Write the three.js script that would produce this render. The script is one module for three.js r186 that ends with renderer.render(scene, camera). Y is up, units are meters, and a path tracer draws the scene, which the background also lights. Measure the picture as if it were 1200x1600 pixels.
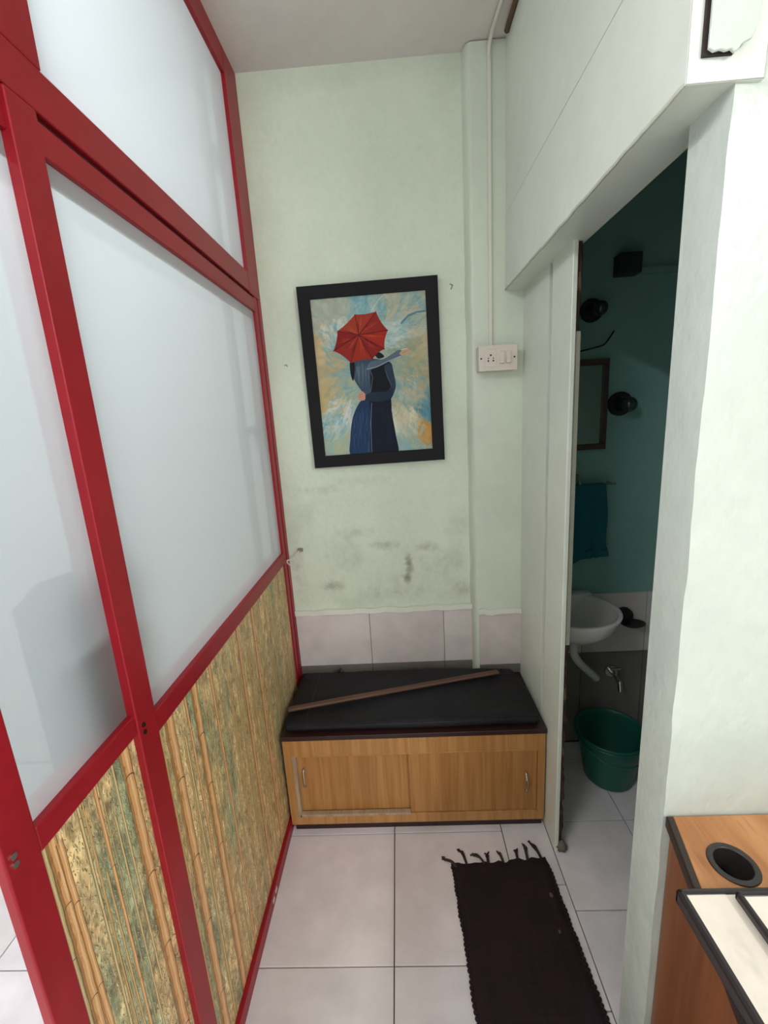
import * as THREE from 'three';
import { RoundedBoxGeometry } from 'three/addons/geometries/RoundedBoxGeometry.js';
import { mergeGeometries, mergeVertices } from 'three/addons/utils/BufferGeometryUtils.js';
import { RectAreaLightUniformsLib } from 'three/addons/lights/RectAreaLightUniformsLib.js';

// ------------------------------------------------------------------ camera, exposure, large lights
RectAreaLightUniformsLib.init();
const scene = new THREE.Scene();
scene.background = new THREE.Color(0x000000);
const camera = new THREE.PerspectiveCamera(99.457, 1200 / 1600, 0.02, 50);
camera.position.set(0, 1.54, 0);
camera.rotation.order = 'YXZ';
camera.rotation.set(-0.218456, 0.040444, -0.061249);
const renderer = new THREE.WebGLRenderer({ antialias: true });
renderer.toneMapping = THREE.LinearToneMapping;
renderer.toneMappingExposure = 0.95;
renderer.shadowMap.enabled = true;

function areaLight(w, h, color, intensity, from, to) {
  const l = new THREE.RectAreaLight(color, intensity, w, h);
  l.position.set(...from); l.lookAt(...to);
  scene.add(l); return l;
}
// daylight of the window in the neighbouring room (behind the frosted partition)
const WIN = { x: -2.70, z0: -0.2, z1: 2.1, y0: 0.25, y1: 2.45 };
areaLight(WIN.z1 - WIN.z0 - 0.1, WIN.y1 - WIN.y0 - 0.1, 0xf1f4ff, 1.2, [WIN.x + 0.03, (WIN.y0 + WIN.y1) / 2, (WIN.z0 + WIN.z1) / 2], [0, (WIN.y0 + WIN.y1) / 2, (WIN.z0 + WIN.z1) / 2]);
// daylight of the glazed shop front behind the camera
const FRONTS = [{ z: 2.20, x0: 0.15, x1: 1.5, y0: 0.5, y1: 2.45, L: 2.0 }];
for (const f of FRONTS) areaLight(f.x1 - f.x0 - 0.1, f.y1 - f.y0 - 0.1, 0xf8f7fa, f.L, [(f.x0 + f.x1) / 2, (f.y0 + f.y1) / 2, f.z - 0.03], [(f.x0 + f.x1) / 2, (f.y0 + f.y1) / 2, 0]);

// ------------------------------------------------------------------ helpers
let seed = 7;
function rnd() { seed = (seed + 0x6d2b79f5) | 0; let t = Math.imul(seed ^ (seed >>> 15), 1 | seed); t = (t + Math.imul(t ^ (t >>> 7), 61 | t)) ^ t; return ((t ^ (t >>> 14)) >>> 0) / 4294967296; }
const rr = (a, b) => a + (b - a) * rnd();
function hash2(x, y, s) { let h = Math.imul(x | 0, 374761393) ^ Math.imul(y | 0, 668265263) ^ Math.imul(s | 0, 2147483647 ^ 40503); h = Math.imul(h ^ (h >>> 13), 1274126177); return ((h ^ (h >>> 16)) >>> 0) / 4294967296; }
function vnoise(x, y, px, py, s) {           // value noise, repeating after px, py cells
  const xi = Math.floor(x), yi = Math.floor(y), fx = x - xi, fy = y - yi;
  const u = fx * fx * (3 - 2 * fx), v = fy * fy * (3 - 2 * fy), m = (a, b) => ((a % b) + b) % b;
  const a = hash2(m(xi, px), m(yi, py), s), b = hash2(m(xi + 1, px), m(yi, py), s), c = hash2(m(xi, px), m(yi + 1, py), s), d = hash2(m(xi + 1, px), m(yi + 1, py), s);
  return a + (b - a) * u + (c - a) * v + (a - b - c + d) * u * v;
}
function fbm(u, v, nx, ny, oct, s) { let t = 0, a = 0.5, n = 0; for (let i = 0; i < oct; i++) { t += a * vnoise(u * nx, v * ny, nx, ny, s + i); n += a; a *= 0.55; nx *= 2; ny *= 2; } return t / n; }
const clamp = (x, a = 0, b = 1) => Math.min(b, Math.max(a, x));
function dataTex(w, h, fn, srgb, sizeX = 1, sizeY = sizeX) {   // fn(u, v) -> [r, g, b] 0..1; sizeX, sizeY metres per repeat
  const d = new Uint8Array(w * h * 4);
  for (let j = 0; j < h; j++) for (let i = 0; i < w; i++) {
    const c = fn((i + 0.5) / w, (j + 0.5) / h), k = (j * w + i) * 4;
    d[k] = clamp(c[0]) * 255; d[k + 1] = clamp(c[1]) * 255; d[k + 2] = clamp(c[2]) * 255; d[k + 3] = 255;
  }
  const t = new THREE.DataTexture(d, w, h); t.magFilter = THREE.LinearFilter; t.minFilter = THREE.LinearMipmapLinearFilter; t.generateMipmaps = true;
  t.wrapS = t.wrapT = THREE.RepeatWrapping; t.repeat.set(1 / sizeX, 1 / sizeY);
  if (srgb) t.colorSpace = THREE.SRGBColorSpace;
  t.needsUpdate = true; return t;
}
function canvasTex(w, h, draw, srgb = true) {
  const c = document.createElement('canvas'); c.width = w; c.height = h; draw(c.getContext('2d'), w, h);
  const t = new THREE.CanvasTexture(c); if (srgb) t.colorSpace = THREE.SRGBColorSpace; t.anisotropy = 8; return t;
}
const M = (o) => new THREE.MeshStandardMaterial(o);
const P = (o) => new THREE.MeshPhysicalMaterial(o);
function metreUV(g) {
  const p = g.attributes.position, n = g.attributes.normal, uv = new Float32Array(p.count * 2);
  for (let i = 0; i < p.count; i++) {
    const ax = Math.abs(n.getX(i)), ay = Math.abs(n.getY(i)), az = Math.abs(n.getZ(i));
    let u, v;
    if (ax >= ay && ax >= az) { u = p.getZ(i); v = p.getY(i); } else if (ay >= az) { u = p.getX(i); v = p.getZ(i); } else { u = p.getX(i); v = p.getY(i); }
    uv[2 * i] = u; uv[2 * i + 1] = v;
  }
  g.setAttribute('uv', new THREE.BufferAttribute(uv, 2)); return g;
}
function bx(x0, x1, y0, y1, z0, z1, r = 0, seg = 2) {
  const w = x1 - x0, h = y1 - y0, d = z1 - z0;
  const g = r > 0 ? new RoundedBoxGeometry(w, h, d, seg, Math.min(r, w / 2.01, h / 2.01, d / 2.01)) : new THREE.BoxGeometry(w, h, d);
  g.translate((x0 + x1) / 2, (y0 + y1) / 2, (z0 + z1) / 2); return metreUV(g);
}
function tube(pts, r, seg = 24, rad = 8, closed = false) {
  return new THREE.TubeGeometry(new THREE.CatmullRomCurve3(pts.map((p) => new THREE.Vector3(...p)), closed, 'catmullrom', 0.3), seg, r, rad, closed);
}
function cyl(r0, r1, h, x, y, z, axis = 'y', seg = 24) {
  const g = new THREE.CylinderGeometry(r0, r1, h, seg);
  if (axis === 'z') g.rotateX(Math.PI / 2); if (axis === 'x') g.rotateZ(Math.PI / 2);
  g.translate(x, y, z); return g;
}
function lathe(pts, x, y, z, seg = 40) { const g = new THREE.LatheGeometry(pts.map((p) => new THREE.Vector2(...p)), seg); g.translate(x, y, z); return g; }
function softBox(w, h, d, nx, ny, nz, r, fn) {      // a box with rounded edges, each vertex then moved by fn
  let g = new THREE.BoxGeometry(w, h, d, nx, ny, nz); g.deleteAttribute('uv'); g.deleteAttribute('normal'); g = mergeVertices(g, 1e-5);
  const p = g.attributes.position, v = new THREE.Vector3(), c = new THREE.Vector3();
  for (let i = 0; i < p.count; i++) {
    v.fromBufferAttribute(p, i);
    c.set(clamp(v.x, -w / 2 + r, w / 2 - r), clamp(v.y, -h / 2 + r, h / 2 - r), clamp(v.z, -d / 2 + r, d / 2 - r));
    const o = v.clone().sub(c); if (o.lengthSq() > 0) v.copy(c).add(o.setLength(r));
    if (fn) fn(v);
    p.setXYZ(i, v.x, v.y, v.z);
  }
  g.computeVertexNormals(); return metreUV(g);
}
function merged(list) {
  const a = (Array.isArray(list) ? list : [list]).map((g) => { const q = g.index ? g.toNonIndexed() : g; for (const k of Object.keys(q.attributes)) if (!['position', 'normal', 'uv'].includes(k)) q.deleteAttribute(k); return q; });
  return a.length === 1 ? a[0] : mergeGeometries(a);
}
function mesh(name, geo, mat, parent = scene) {
  const o = new THREE.Mesh(Array.isArray(geo) ? merged(geo) : geo, mat); o.name = name; o.castShadow = o.receiveShadow = true; parent.add(o); return o;
}
function tag(o, label, category, extra = {}) { Object.assign(o.userData, { label, category }, extra); return o; }
function thing(name, label, category, at = [0, 0, 0], extra = {}) { const o = new THREE.Group(); o.name = name; o.position.set(...at); scene.add(o); return tag(o, label, category, extra); }
const S = { kind: 'structure' };
function place(o, x, y, z) { o.position.set(x, y, z); return o; }

// ------------------------------------------------------------------ shared textures and materials
const plasterBump = dataTex(512, 512, (u, v) => { const a = fbm(u, v, 5, 5, 4, 11) * 0.75 + fbm(u, v, 60, 60, 3, 23) * 0.25; return [a, a, a]; }, false, 1.1);
const roughBump = dataTex(512, 512, (u, v) => { const a = fbm(u, v, 9, 7, 5, 31) * 0.7 + fbm(u, v, 46, 30, 3, 43) * 0.3; return [a, a, a]; }, false, 0.7);
const paintTone = dataTex(512, 512, (u, v) => { const a = fbm(u, v, 4, 4, 4, 51), b = fbm(u, v, 40, 40, 2, 57); const k = 0.965 + (a - 0.5) * 0.09 + (b - 0.5) * 0.025; return [k, k, k * 0.995]; }, true, 1.3);
const mPaint = M({ color: 0xd6dfce, map: paintTone, roughness: 0.42, bumpMap: plasterBump, bumpScale: 0.003 });
const mGloss = P({ color: 0xc8d1c8, map: paintTone, roughness: 0.24, bumpMap: roughBump, bumpScale: 0.004, specularIntensity: 1 });
const mBoard = M({ color: 0xe0e6db, map: paintTone, roughness: 0.4, bumpMap: plasterBump, bumpScale: 0.002 });
const mCeil = M({ color: 0xe4dcd7, map: paintTone, roughness: 0.85 });
const mWhite = M({ color: 0xdedcd6, map: paintTone, roughness: 0.7 });
const redTone = dataTex(256, 256, (u, v) => { const a = fbm(u, v, 6, 6, 4, 71), b = fbm(u, v, 50, 50, 2, 73); const k = 0.9 + (a - 0.5) * 0.16 + (b - 0.5) * 0.06; return [k, k, k]; }, true, 0.8);
const mRed = P({ color: 0xa01a27, map: redTone, roughness: 0.38, specularIntensity: 0.6 });
const mRedDark = M({ color: 0x4a0f14, roughness: 0.6 });
const mFrost = P({ color: 0xaab2b0, transmission: 1, thickness: 0, roughness: 0.85, ior: 1.5 });
const floorTone = (a, s) => dataTex(256, 256, (u, v) => { const n = fbm(u, v, 5, 5, 5, s), k = 0.94 + (n - 0.5) * 0.12; return [k * a[0], k * a[1], k * a[2]]; }, true, 0.4);
const floorMaps = [floorTone([1, 1, 1], 81), floorTone([0.975, 0.97, 0.965], 91), floorTone([1, 0.985, 0.975], 95)];
const mTiles = floorMaps.map((t) => P({ color: 0xf1edf0, map: t, roughness: 0.34 }));
const mGrout = M({ color: 0x6d625a, roughness: 0.95 });
const mWallTile = floorMaps.slice(0, 2).map((t) => P({ color: 0xdfd6d3, map: t, roughness: 0.3 }));
const mBandTile = M({ color: 0x807b74, map: floorMaps[1], roughness: 0.4 });
function woodTex(c0, c1, c2, sx, sy, nLine, s, vertical = true) {
  return dataTex(512, 512, (u, v) => {
    const a = vertical ? u : v, b = vertical ? v : u;
    const w = a + (fbm(b, a, 3, 6, 3, s + 9) - 0.5) * 0.03;
    const g = fbm(((w % 1) + 1) % 1, b, nLine, 2, 4, s), f = fbm(a, b, nLine * 4, 8, 2, s + 3);
    const k = clamp(g * 0.75 + f * 0.25), t = clamp((k - 0.3) * 2.4), q = f > 0.66 ? (f - 0.66) * 1.4 : 0;
    return [0, 1, 2].map((i) => c0[i] + (c1[i] - c0[i]) * t - (c1[i] - c2[i]) * q);
  }, true, sx, sy);
}
const hex = (h) => [(h >> 16) / 255, ((h >> 8) & 255) / 255, (h & 255) / 255];
const mOak = M({ map: woodTex(hex(0xa8763f), hex(0xc0915a), hex(0x8a5c2e), 0.35, 0.8, 26, 101), roughness: 0.42 });
const mOakDoor = M({ map: woodTex(hex(0xa06d38), hex(0xb98850), hex(0x845629), 0.3, 0.8, 30, 131), roughness: 0.42 });
const mOakWorn = M({ map: woodTex(hex(0x9c8266), hex(0xb6a289), hex(0x87684a), 0.2, 0.3, 14, 151), roughness: 0.7 });
const mDarkEdge = M({ color: 0x2c1513, roughness: 0.45 });
const mBlack = M({ color: 0x0c0b0c, roughness: 0.45 });
const mChrome = M({ color: 0xc8c4bd, metalness: 1, roughness: 0.22 });

// ------------------------------------------------------------------ floor
const ZB = -1.745, XR = 0.478, ZN = -0.715, CEIL = 2.70, XL = -0.484;
{
  const floor = mesh('floor', [bx(-2.7, 1.6, -0.12, -0.007, -1.9, 2.2)], mGrout);
  tag(floor, 'pale cream square tiled floor with thin dark joints running through both rooms', 'floor', S);
  const cache = new Map();
  const put = (x0, x1, z0, z1) => {
    if (x1 - x0 < 0.02 || z1 - z0 < 0.02) return;
    const k = [(x1 - x0).toFixed(3), (z1 - z0).toFixed(3)].join();
    if (!cache.has(k)) cache.set(k, new RoundedBoxGeometry(x1 - x0 - 0.0032, 0.012, z1 - z0 - 0.0032, 1, 0.0014));
    const base = cache.get(k).clone(); base.translate((x0 + x1) / 2, -0.006, (z0 + z1) / 2); metreUV(base);
    mesh('tile', base, mTiles[Math.floor(rnd() * 3)], floor).userData.kind = 'structure';
  };
  const grid = (xs, zs, xa, xb, za, zb) => { for (let i = 0; i < xs.length - 1; i++) for (let j = 0; j < zs.length - 1; j++) put(Math.max(xs[i], xa), Math.min(xs[i + 1], xb), Math.max(zs[j], za), Math.min(zs[j + 1], zb)); };
  const steps = (o, d, a, b) => { const r = []; for (let k = Math.floor((a - o) / d); o + k * d < b + d; k++) r.push(o + k * d); return r; };
  grid(steps(-0.088, 0.401, -2.7, 0.313), steps(-0.929, 0.405, ZB, 2.2), -2.7, 0.313, ZB, 2.2);
  grid([0.313, XR], steps(-1.141, 0.311, ZB, 2.2), 0.313, XR, ZB, 2.2);
  grid(steps(XR, 0.401, XR, 1.6), steps(-0.715, 0.405, ZN, 2.2), XR, 1.6, ZN, 2.2);
  grid(steps(XR, 0.3, XR, 1.6), steps(-1.064, 0.302, -1.77, ZN), XR, 1.6, -1.77, ZN);
}

// ------------------------------------------------------------------ ceiling and hidden shell of the room
tag(mesh('ceiling', [bx(-2.85, 1.75, CEIL, CEIL + 0.12, -1.95, 2.35)], mCeil), 'plain dull beige plastered ceiling above the passage', 'ceiling', S);
tag(mesh('wall_back_left', [bx(-2.7, -0.53, 0, CEIL, -1.90, ZB)], mWhite), 'white back wall of the neighbouring room behind the frosted glass', 'wall', S);
{ // far left wall with its window opening
  const w = WIN;
  const o = mesh('wall_far_left', [bx(-2.85, w.x, 0, w.y0, -1.9, 2.35), bx(-2.85, w.x, w.y1, CEIL, -1.9, 2.35), bx(-2.85, w.x, w.y0, w.y1, -1.9, w.z0), bx(-2.85, w.x, w.y0, w.y1, w.z1, 2.35)], mWhite);
  tag(o, 'white wall with the daylight window in the neighbouring room', 'wall', S);
  const win = thing('window_1', 'bright daylight window in the neighbouring room', 'window', [w.x, 0, 0], S);
  const fr = [];
  for (const [a, b] of [[w.z0, w.z0 + 0.05], [w.z1 - 0.05, w.z1], [(w.z0 + w.z1) / 2 - 0.025, (w.z0 + w.z1) / 2 + 0.025]]) fr.push(bx(-0.06, 0.0, w.y0, w.y1, a, b));
  for (const [a, b] of [[w.y0, w.y0 + 0.05], [w.y1 - 0.05, w.y1]]) fr.push(bx(-0.06, 0.0, a, b, w.z0, w.z1));
  mesh('window_frame', fr, mWhite, win);
  const glow = M({ color: 0xdfe6f0, emissive: 0xf2f6ff, emissiveIntensity: 0.6, roughness: 0.4 });
  mesh('pane', [bx(-0.035, -0.028, w.y0 + 0.05, w.y1 - 0.05, w.z0 + 0.05, (w.z0 + w.z1) / 2 - 0.025)], glow, win);
  mesh('pane', [bx(-0.035, -0.028, w.y0 + 0.05, w.y1 - 0.05, (w.z0 + w.z1) / 2 + 0.025, w.z1 - 0.05)], glow, win);
}
{ // wall behind the camera with the glazed shop front
  const [e] = FRONTS, z = e.z;
  tag(mesh('wall_front', [bx(-2.7, e.x0, 0, CEIL, z, z + 0.15), bx(e.x1, 1.75, 0, CEIL, z, z + 0.15), ...FRONTS.flatMap((k) => [bx(k.x0, k.x1, 0, k.y0, z, z + 0.15), bx(k.x0, k.x1, k.y1, CEIL, z, z + 0.15)])], mPaint), 'green wall behind the viewer with the glazed front', 'wall', S);
  const glow = M({ color: 0xdfe6f0, emissive: 0xf8f7fa, emissiveIntensity: 0.6, roughness: 0.4 });
  FRONTS.forEach((k, n) => {
    const win = thing('window_' + (n + 2), 'glazed shop front behind the viewer by the desk', 'window', [0, 0, z], S);
    const fr = [], xm = (k.x0 + k.x1) / 2;
    for (const [a, b] of [[k.x0, k.x0 + 0.05], [k.x1 - 0.05, k.x1], [xm - 0.025, xm + 0.025]]) fr.push(bx(a, b, k.y0, k.y1, 0, 0.06));
    for (const [a, b] of [[k.y0, k.y0 + 0.05], [k.y1 - 0.05, k.y1]]) fr.push(bx(k.x0, k.x1, a, b, 0, 0.06));
    mesh('window_frame', fr, mRed, win);
    mesh('pane', [bx(k.x0 + 0.05, xm - 0.025, k.y0 + 0.05, k.y1 - 0.05, 0.028, 0.035)], glow, win);
    mesh('pane', [bx(xm + 0.025, k.x1 - 0.05, k.y0 + 0.05, k.y1 - 0.05, 0.028, 0.035)], glow, win);
  });
}
tag(mesh('wall_far_right', [bx(1.6, 1.75, 0, CEIL, -1.95, 2.35)], mPaint), 'pale green wall beyond the desk and the washroom', 'wall', S);

// ------------------------------------------------------------------ back wall: stained paint, dado tiles, lumpy plaster edge
{
  const X0 = -0.53, X1 = 0.52;
  const map = canvasTex(820, 2048, (c, W, H) => {
    const X = (x) => (x - X0) / (X1 - X0) * W, Y = (y) => H - y / CEIL * H, px = W / (X1 - X0);
    const im = c.createImageData(W, H);
    for (let j = 0; j < H; j++) for (let i = 0; i < W; i++) {
      const x = X0 + i / W * (X1 - X0), y = (1 - j / H) * CEIL;
      const n = fbm(i / W, j / H, 4, 9, 5, 201), n2 = fbm(i / W, j / H, 90, 200, 2, 207);
      const grime = clamp((fbm(i / W, j / H, 7, 16, 5, 221) - 0.52) * 3.2) * (y > 0.72 && y < 1.35 ? clamp(1 - Math.abs(y - 0.95) / 0.4) : 0);
      const k = 0.985 + (n - 0.5) * 0.10 + (n2 - 0.5) * 0.03 - grime * 0.13;
      const q = (j * W + i) * 4;
      im.data[q] = 211 * k; im.data[q + 1] = 221 * k; im.data[q + 2] = 201 * k - grime * 2; im.data[q + 3] = 255;
    }
    c.putImageData(im, 0, 0);
    const smudge = (x, y, rx, ry, a, n = 26) => { for (let i = 0; i < n * 3; i++) { const t = rr(0, 6.28), r = Math.pow(rnd(), 0.7); c.fillStyle = `rgba(96,94,78,${a * rr(0.08, 0.3)})`; c.beginPath(); c.ellipse(X(x + Math.cos(t) * r * rx), Y(y + Math.sin(t) * r * ry), rr(0.004, 0.022) * px, rr(0.003, 0.014) * px, rr(0, 3), 0, 7); c.fill(); } };
    smudge(0.022, 0.925, 0.012, 0.045, 0.22, 22); smudge(0.012, 0.86, 0.014, 0.02, 0.2, 14); smudge(0.10, 0.995, 0.05, 0.02, 0.1); smudge(-0.08, 1.01, 0.07, 0.012, 0.1);
    smudge(-0.31, 0.84, 0.05, 0.022, 0.16); smudge(-0.05, 0.80, 0.16, 0.03, 0.09, 50); smudge(0.16, 0.93, 0.09, 0.07, 0.07, 60); smudge(-0.33, 1.26, 0.09, 0.02, 0.08); smudge(-0.2, 1.07, 0.09, 0.02, 0.08, 30); smudge(0.24, 0.80, 0.04, 0.04, 0.1, 30);
    smudge(-0.45, 0.95, 0.03, 0.2, 0.06, 50); smudge(-0.15, 1.29, 0.12, 0.02, 0.05, 40);
    c.strokeStyle = 'rgba(70,72,56,.75)'; c.lineWidth = 3; c.beginPath(); c.moveTo(X(0.222), Y(1.997)); c.lineTo(X(0.232), Y(1.992)); c.lineTo(X(0.226), Y(1.978)); c.stroke();
    c.lineWidth = 2.5; c.beginPath(); c.moveTo(X(-0.42), Y(1.75)); c.lineTo(X(-0.412), Y(1.753)); c.lineTo(X(-0.408), Y(1.746)); c.stroke();
  });
  const g = new THREE.BoxGeometry(X1 - X0, CEIL, 0.16); g.translate((X0 + X1) / 2, CEIL / 2, ZB - 0.08);
  const p = g.attributes.position, uv = g.attributes.uv; for (let i = 0; i < p.count; i++) uv.setXY(i, (p.getX(i) - X0) / (X1 - X0), p.getY(i) / CEIL);
  const bump = plasterBump.clone(); bump.repeat.set(1.0, 2.5); bump.needsUpdate = true;
  const wall = mesh('wall_back', g, M({ map, roughness: 0.46, bumpMap: bump, bumpScale: 0.0035 }));
  tag(wall, 'pale green painted back wall with dark grime smudges above the tiled dado', 'wall', S);
  // dado tiles
  const xs = [-0.484, -0.162, 0.159, 0.285];
  for (let i = 0; i < 3; i++) {
    mesh('tile', bx(xs[i] + 0.001, xs[i + 1] - 0.0012, 0.4665, 0.716, ZB, ZB + 0.009, 0.001, 1), mWallTile[i % 2], wall);
    mesh('tile', bx(xs[i] + 0.001, xs[i + 1] - 0.0012, 0.30, 0.465, ZB, ZB + 0.009, 0.001, 1), mBandTile, wall);
  }
  const bead = (x0, x1, y, z, n) => { // lumpy plaster where the paint meets the tiles
    const g = new THREE.BoxGeometry(x1 - x0, 0.022, 0.016, n, 3, 2); g.translate((x0 + x1) / 2, y, z);
    const p = g.attributes.position; for (let i = 0; i < p.count; i++) { const x = p.getX(i), a = fbm((x + 1) / 2.0, 0.3, 50, 3, 3, 301) - 0.5, b = fbm((x + 1) / 2.0, 0.7, 34, 3, 3, 311) - 0.5; p.setY(i, p.getY(i) + a * 0.016); p.setZ(i, p.getZ(i) + (p.getZ(i) > z ? b * 0.012 : 0)); }
    g.computeVertexNormals(); return metreUV(g);
  };
  mesh('plaster_edge', bead(-0.484, 0.285, 0.722, ZB + 0.006, 70), M({ color: 0xdcdfd2, roughness: 0.5 }), wall);
  // shallow pilaster beside the header
  const sh = new THREE.Shape(); sh.moveTo(0.277, 0); sh.lineTo(0.281, -0.012); sh.quadraticCurveTo(0.287, -0.042, 0.302, -0.045); sh.lineTo(XR + 0.02, -0.045); sh.lineTo(XR + 0.02, 0); sh.closePath();
  const pg = new THREE.ExtrudeGeometry(sh, { depth: CEIL - 0.004, bevelEnabled: false, steps: 60, curveSegments: 8 });
  pg.rotateX(-Math.PI / 2);
  { const p = pg.attributes.position; for (let i = 0; i < p.count; i++) { if (p.getX(i) < 0.31) p.setX(i, p.getX(i) + (fbm(p.getY(i) / 3, 0.2, 40, 2, 3, 331) - 0.5) * 0.006); p.setZ(i, ZB + p.getZ(i)); } }
  pg.computeVertexNormals(); metreUV(pg);
  const pil = mesh('pillar', pg, mPaint); tag(pil, 'shallow pale green pilaster behind the white switchboard', 'pilaster', S);
  mesh('tile', bx(0.306, XR, 0.4665, 0.708, ZB + 0.044, ZB + 0.052, 0.001, 1), mWallTile[1], pil);
  mesh('tile', bx(0.306, XR, 0.30, 0.465, ZB + 0.044, ZB + 0.052, 0.001, 1), mBandTile, pil);
  mesh('plaster_edge', bead(0.30, XR, 0.712, ZB + 0.049, 24), M({ color: 0xdcdfd2, roughness: 0.5 }), pil);
}

// ------------------------------------------------------------------ right side: door wall, header, jamb wall
{
  const w = mesh('wall_right', [bx(XR, 0.496, 0, 1.955, ZB, -1.426, 0.002, 1)], mBoard);
  tag(w, 'pale green boarded wall between the switchboard corner and the washroom doorway', 'wall', S);
  mesh('groove_backing', [bx(XR + 0.026, 0.512, 0, 1.955, -1.44, -1.39)], mBoard, w);
  mesh('upper_wall', [bx(0.4145, 0.60, 2.193, CEIL, ZB, -0.708, 0.0012, 1)], mBoard, w);
  const trim = thing('trim_1', 'pale painted door post with a rotted brown edge at the washroom doorway', 'door post', [XR, 0, -1.25], S);
  mesh('post', [bx(0, 0.014, 0.0, 1.955, -0.152, 0, 0.003, 2)], mBoard, trim);
  // the edge board behind the post, painted above, rotted bare below
  mesh('edge_strip', [bx(0.012, 0.030, 0.80, 1.73, -0.05, -0.006, 0.002, 1)], M({ color: 0x9a9a8b, map: paintTone, roughness: 0.7 }), trim);
  const rot = softBox(0.016, 0.80, 0.046, 3, 90, 6, 0.003, (v) => { const n = fbm((v.y + 1) / 2, 0.4 + v.z * 4, 60, 6, 4, 401) - 0.5; v.x += n * 0.012; v.z += n * 0.014; }); rot.translate(0.02, 0.40, -0.03);
  const rotMap = dataTex(128, 512, (u, v) => { const a = fbm(u, v, 4, 24, 4, 411), b = a > 0.66 ? 0.14 : 0; return [0.16 + a * 0.16 + b, 0.11 + a * 0.11 + b, 0.08 + a * 0.07 + b * 0.9]; }, true, 0.2, 0.8);
  mesh('rotted_edge', rot, M({ map: rotMap, roughness: 0.95 }), trim);
  const rot2 = softBox(0.014, 0.22, 0.04, 3, 30, 4, 0.003, (v) => { v.x += (fbm((v.y + 1) / 2, 0.8, 60, 6, 3, 421) - 0.5) * 0.008; }); rot2.translate(0.02, 1.84, -0.028);
  mesh('rotted_edge', rot2, M({ map: rotMap, roughness: 0.95 }), trim);
  const foot = new THREE.IcosahedronGeometry(0.016, 2); { const p = foot.attributes.position; for (let i = 0; i < p.count; i++) { const s = 0.8 + 0.5 * hash2(Math.round(p.getX(i) * 999), Math.round(p.getY(i) * 999), 5); p.setXYZ(i, p.getX(i) * s, p.getY(i) * s * 1.3, p.getZ(i) * s); } foot.translate(0.024, 0.022, -0.004); }
  mesh('mortar_lump', foot, M({ color: 0x6e655b, roughness: 1 }), trim);

  // header box over the doorway
  const h = thing('beam_header', 'pale boxed-in header spanning above the dark washroom doorway', 'header', [0, 0, 0], S);
  mesh('header_board', [bx(0.413, 0.517, 1.95, 2.1905, ZB + 0.03, -0.708, 0.0015, 1)], mBoard, h);
  const slat = softBox(0.004, 0.006, 1.02, 1, 1, 60, 0.0015, (v) => { v.y += (fbm((v.z + 1) / 2, 0.5, 40, 3, 3, 431) - 0.5) * 0.006; }); slat.translate(0.4125, 1.952, -1.22);
  mesh('chipped_edge', slat, M({ color: 0xb9bcab, roughness: 0.8 }), h);

  // broken cover sheet at the header end
  const cover = thing('cover_sheet', 'cracked pale cover sheet peeling off the header end beside the glossy wall', 'sheet', [0, 0, 0]);
  const sh = new THREE.Shape(); sh.moveTo(0.434, 1.983);
  for (const [x, y] of [[0.440, 1.9795], [0.448, 1.981], [0.455, 1.979], [0.462, 1.9805], [0.466, 1.977], [0.471, 1.980], [0.474, 1.985], [0.486, 1.990], [0.494, 2.01], [0.497, 2.10], [0.498, 2.62], [0.435, 2.62], [0.4345, 2.1]]) sh.lineTo(x, y);
  const cg = new THREE.ExtrudeGeometry(sh, { depth: 0.003, bevelEnabled: true, bevelSize: 0.0008, bevelThickness: 0.0008, bevelSegments: 1, steps: 1 }); cg.translate(0, 0, -0.700); metreUV(cg);
  mesh('sheet', cg, mGloss, cover);
  mesh('backing', [bx(0.4300, 0.470, 1.9785, 2.62, -0.7075, -0.7035)], M({ color: 0x2e2624, roughness: 0.9 }), cover);
}
{ // wall with the jamb: faces the viewer, its end is the jamb of the doorway
  let g = new THREE.BoxGeometry(1.6 - XR, CEIL, 0.085, 40, 110, 3); g.deleteAttribute('uv'); g.deleteAttribute('normal'); g = mergeVertices(g, 1e-5);
  g.translate((1.6 + XR) / 2, CEIL / 2, (ZN - 0.80) / 2);
  const p = g.attributes.position;
  for (let i = 0; i < p.count; i++) {
    const y = p.getY(i); let x = p.getX(i), z = p.getZ(i);
    if (z > ZN - 0.001) { z += (fbm(x / 2, y / 3, 10, 16, 3, 501) - 0.5) * 0.003; if (x < XR + 0.06) z += Math.pow(1 - (x - XR) / 0.06, 2) * (fbm(0.3, y / 3, 3, 34, 3, 511) - 0.35) * 0.007; }
    if (x < XR + 0.001 && z > ZN - 0.01) { x += 0.004 + (fbm(0.6, y / 3, 3, 40, 3, 521) - 0.5) * 0.004; }
    p.setXYZ(i, x, y, z);
  }
  const q = g.toNonIndexed(); q.computeVertexNormals();
  // smooth on each side, sharp at the corners
  const n = q.attributes.normal, idx = g.index.array, acc = new Map();
  for (let i = 0; i < idx.length; i++) { const ax = Math.abs(n.getX(i)), ay = Math.abs(n.getY(i)), az = Math.abs(n.getZ(i)), d = az >= ax && az >= ay ? 2 : ax >= ay ? 0 : 1; const k = idx[i] * 3 + d; const a = acc.get(k) || [0, 0, 0]; a[0] += n.getX(i); a[1] += n.getY(i); a[2] += n.getZ(i); acc.set(k, a); n.__d = n.__d || []; n.__d[i] = k; }
  const keys = n.__d; delete n.__d; for (let i = 0; i < idx.length; i++) { const a = acc.get(keys[i]), l = Math.hypot(...a); n.setXYZ(i, a[0] / l, a[1] / l, a[2] / l); }
  metreUV(q);
  tag(mesh('wall_right_front', q, mGloss), 'glossy pale green wall with the door jamb edge, above the wooden desk', 'wall', S);
}

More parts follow.
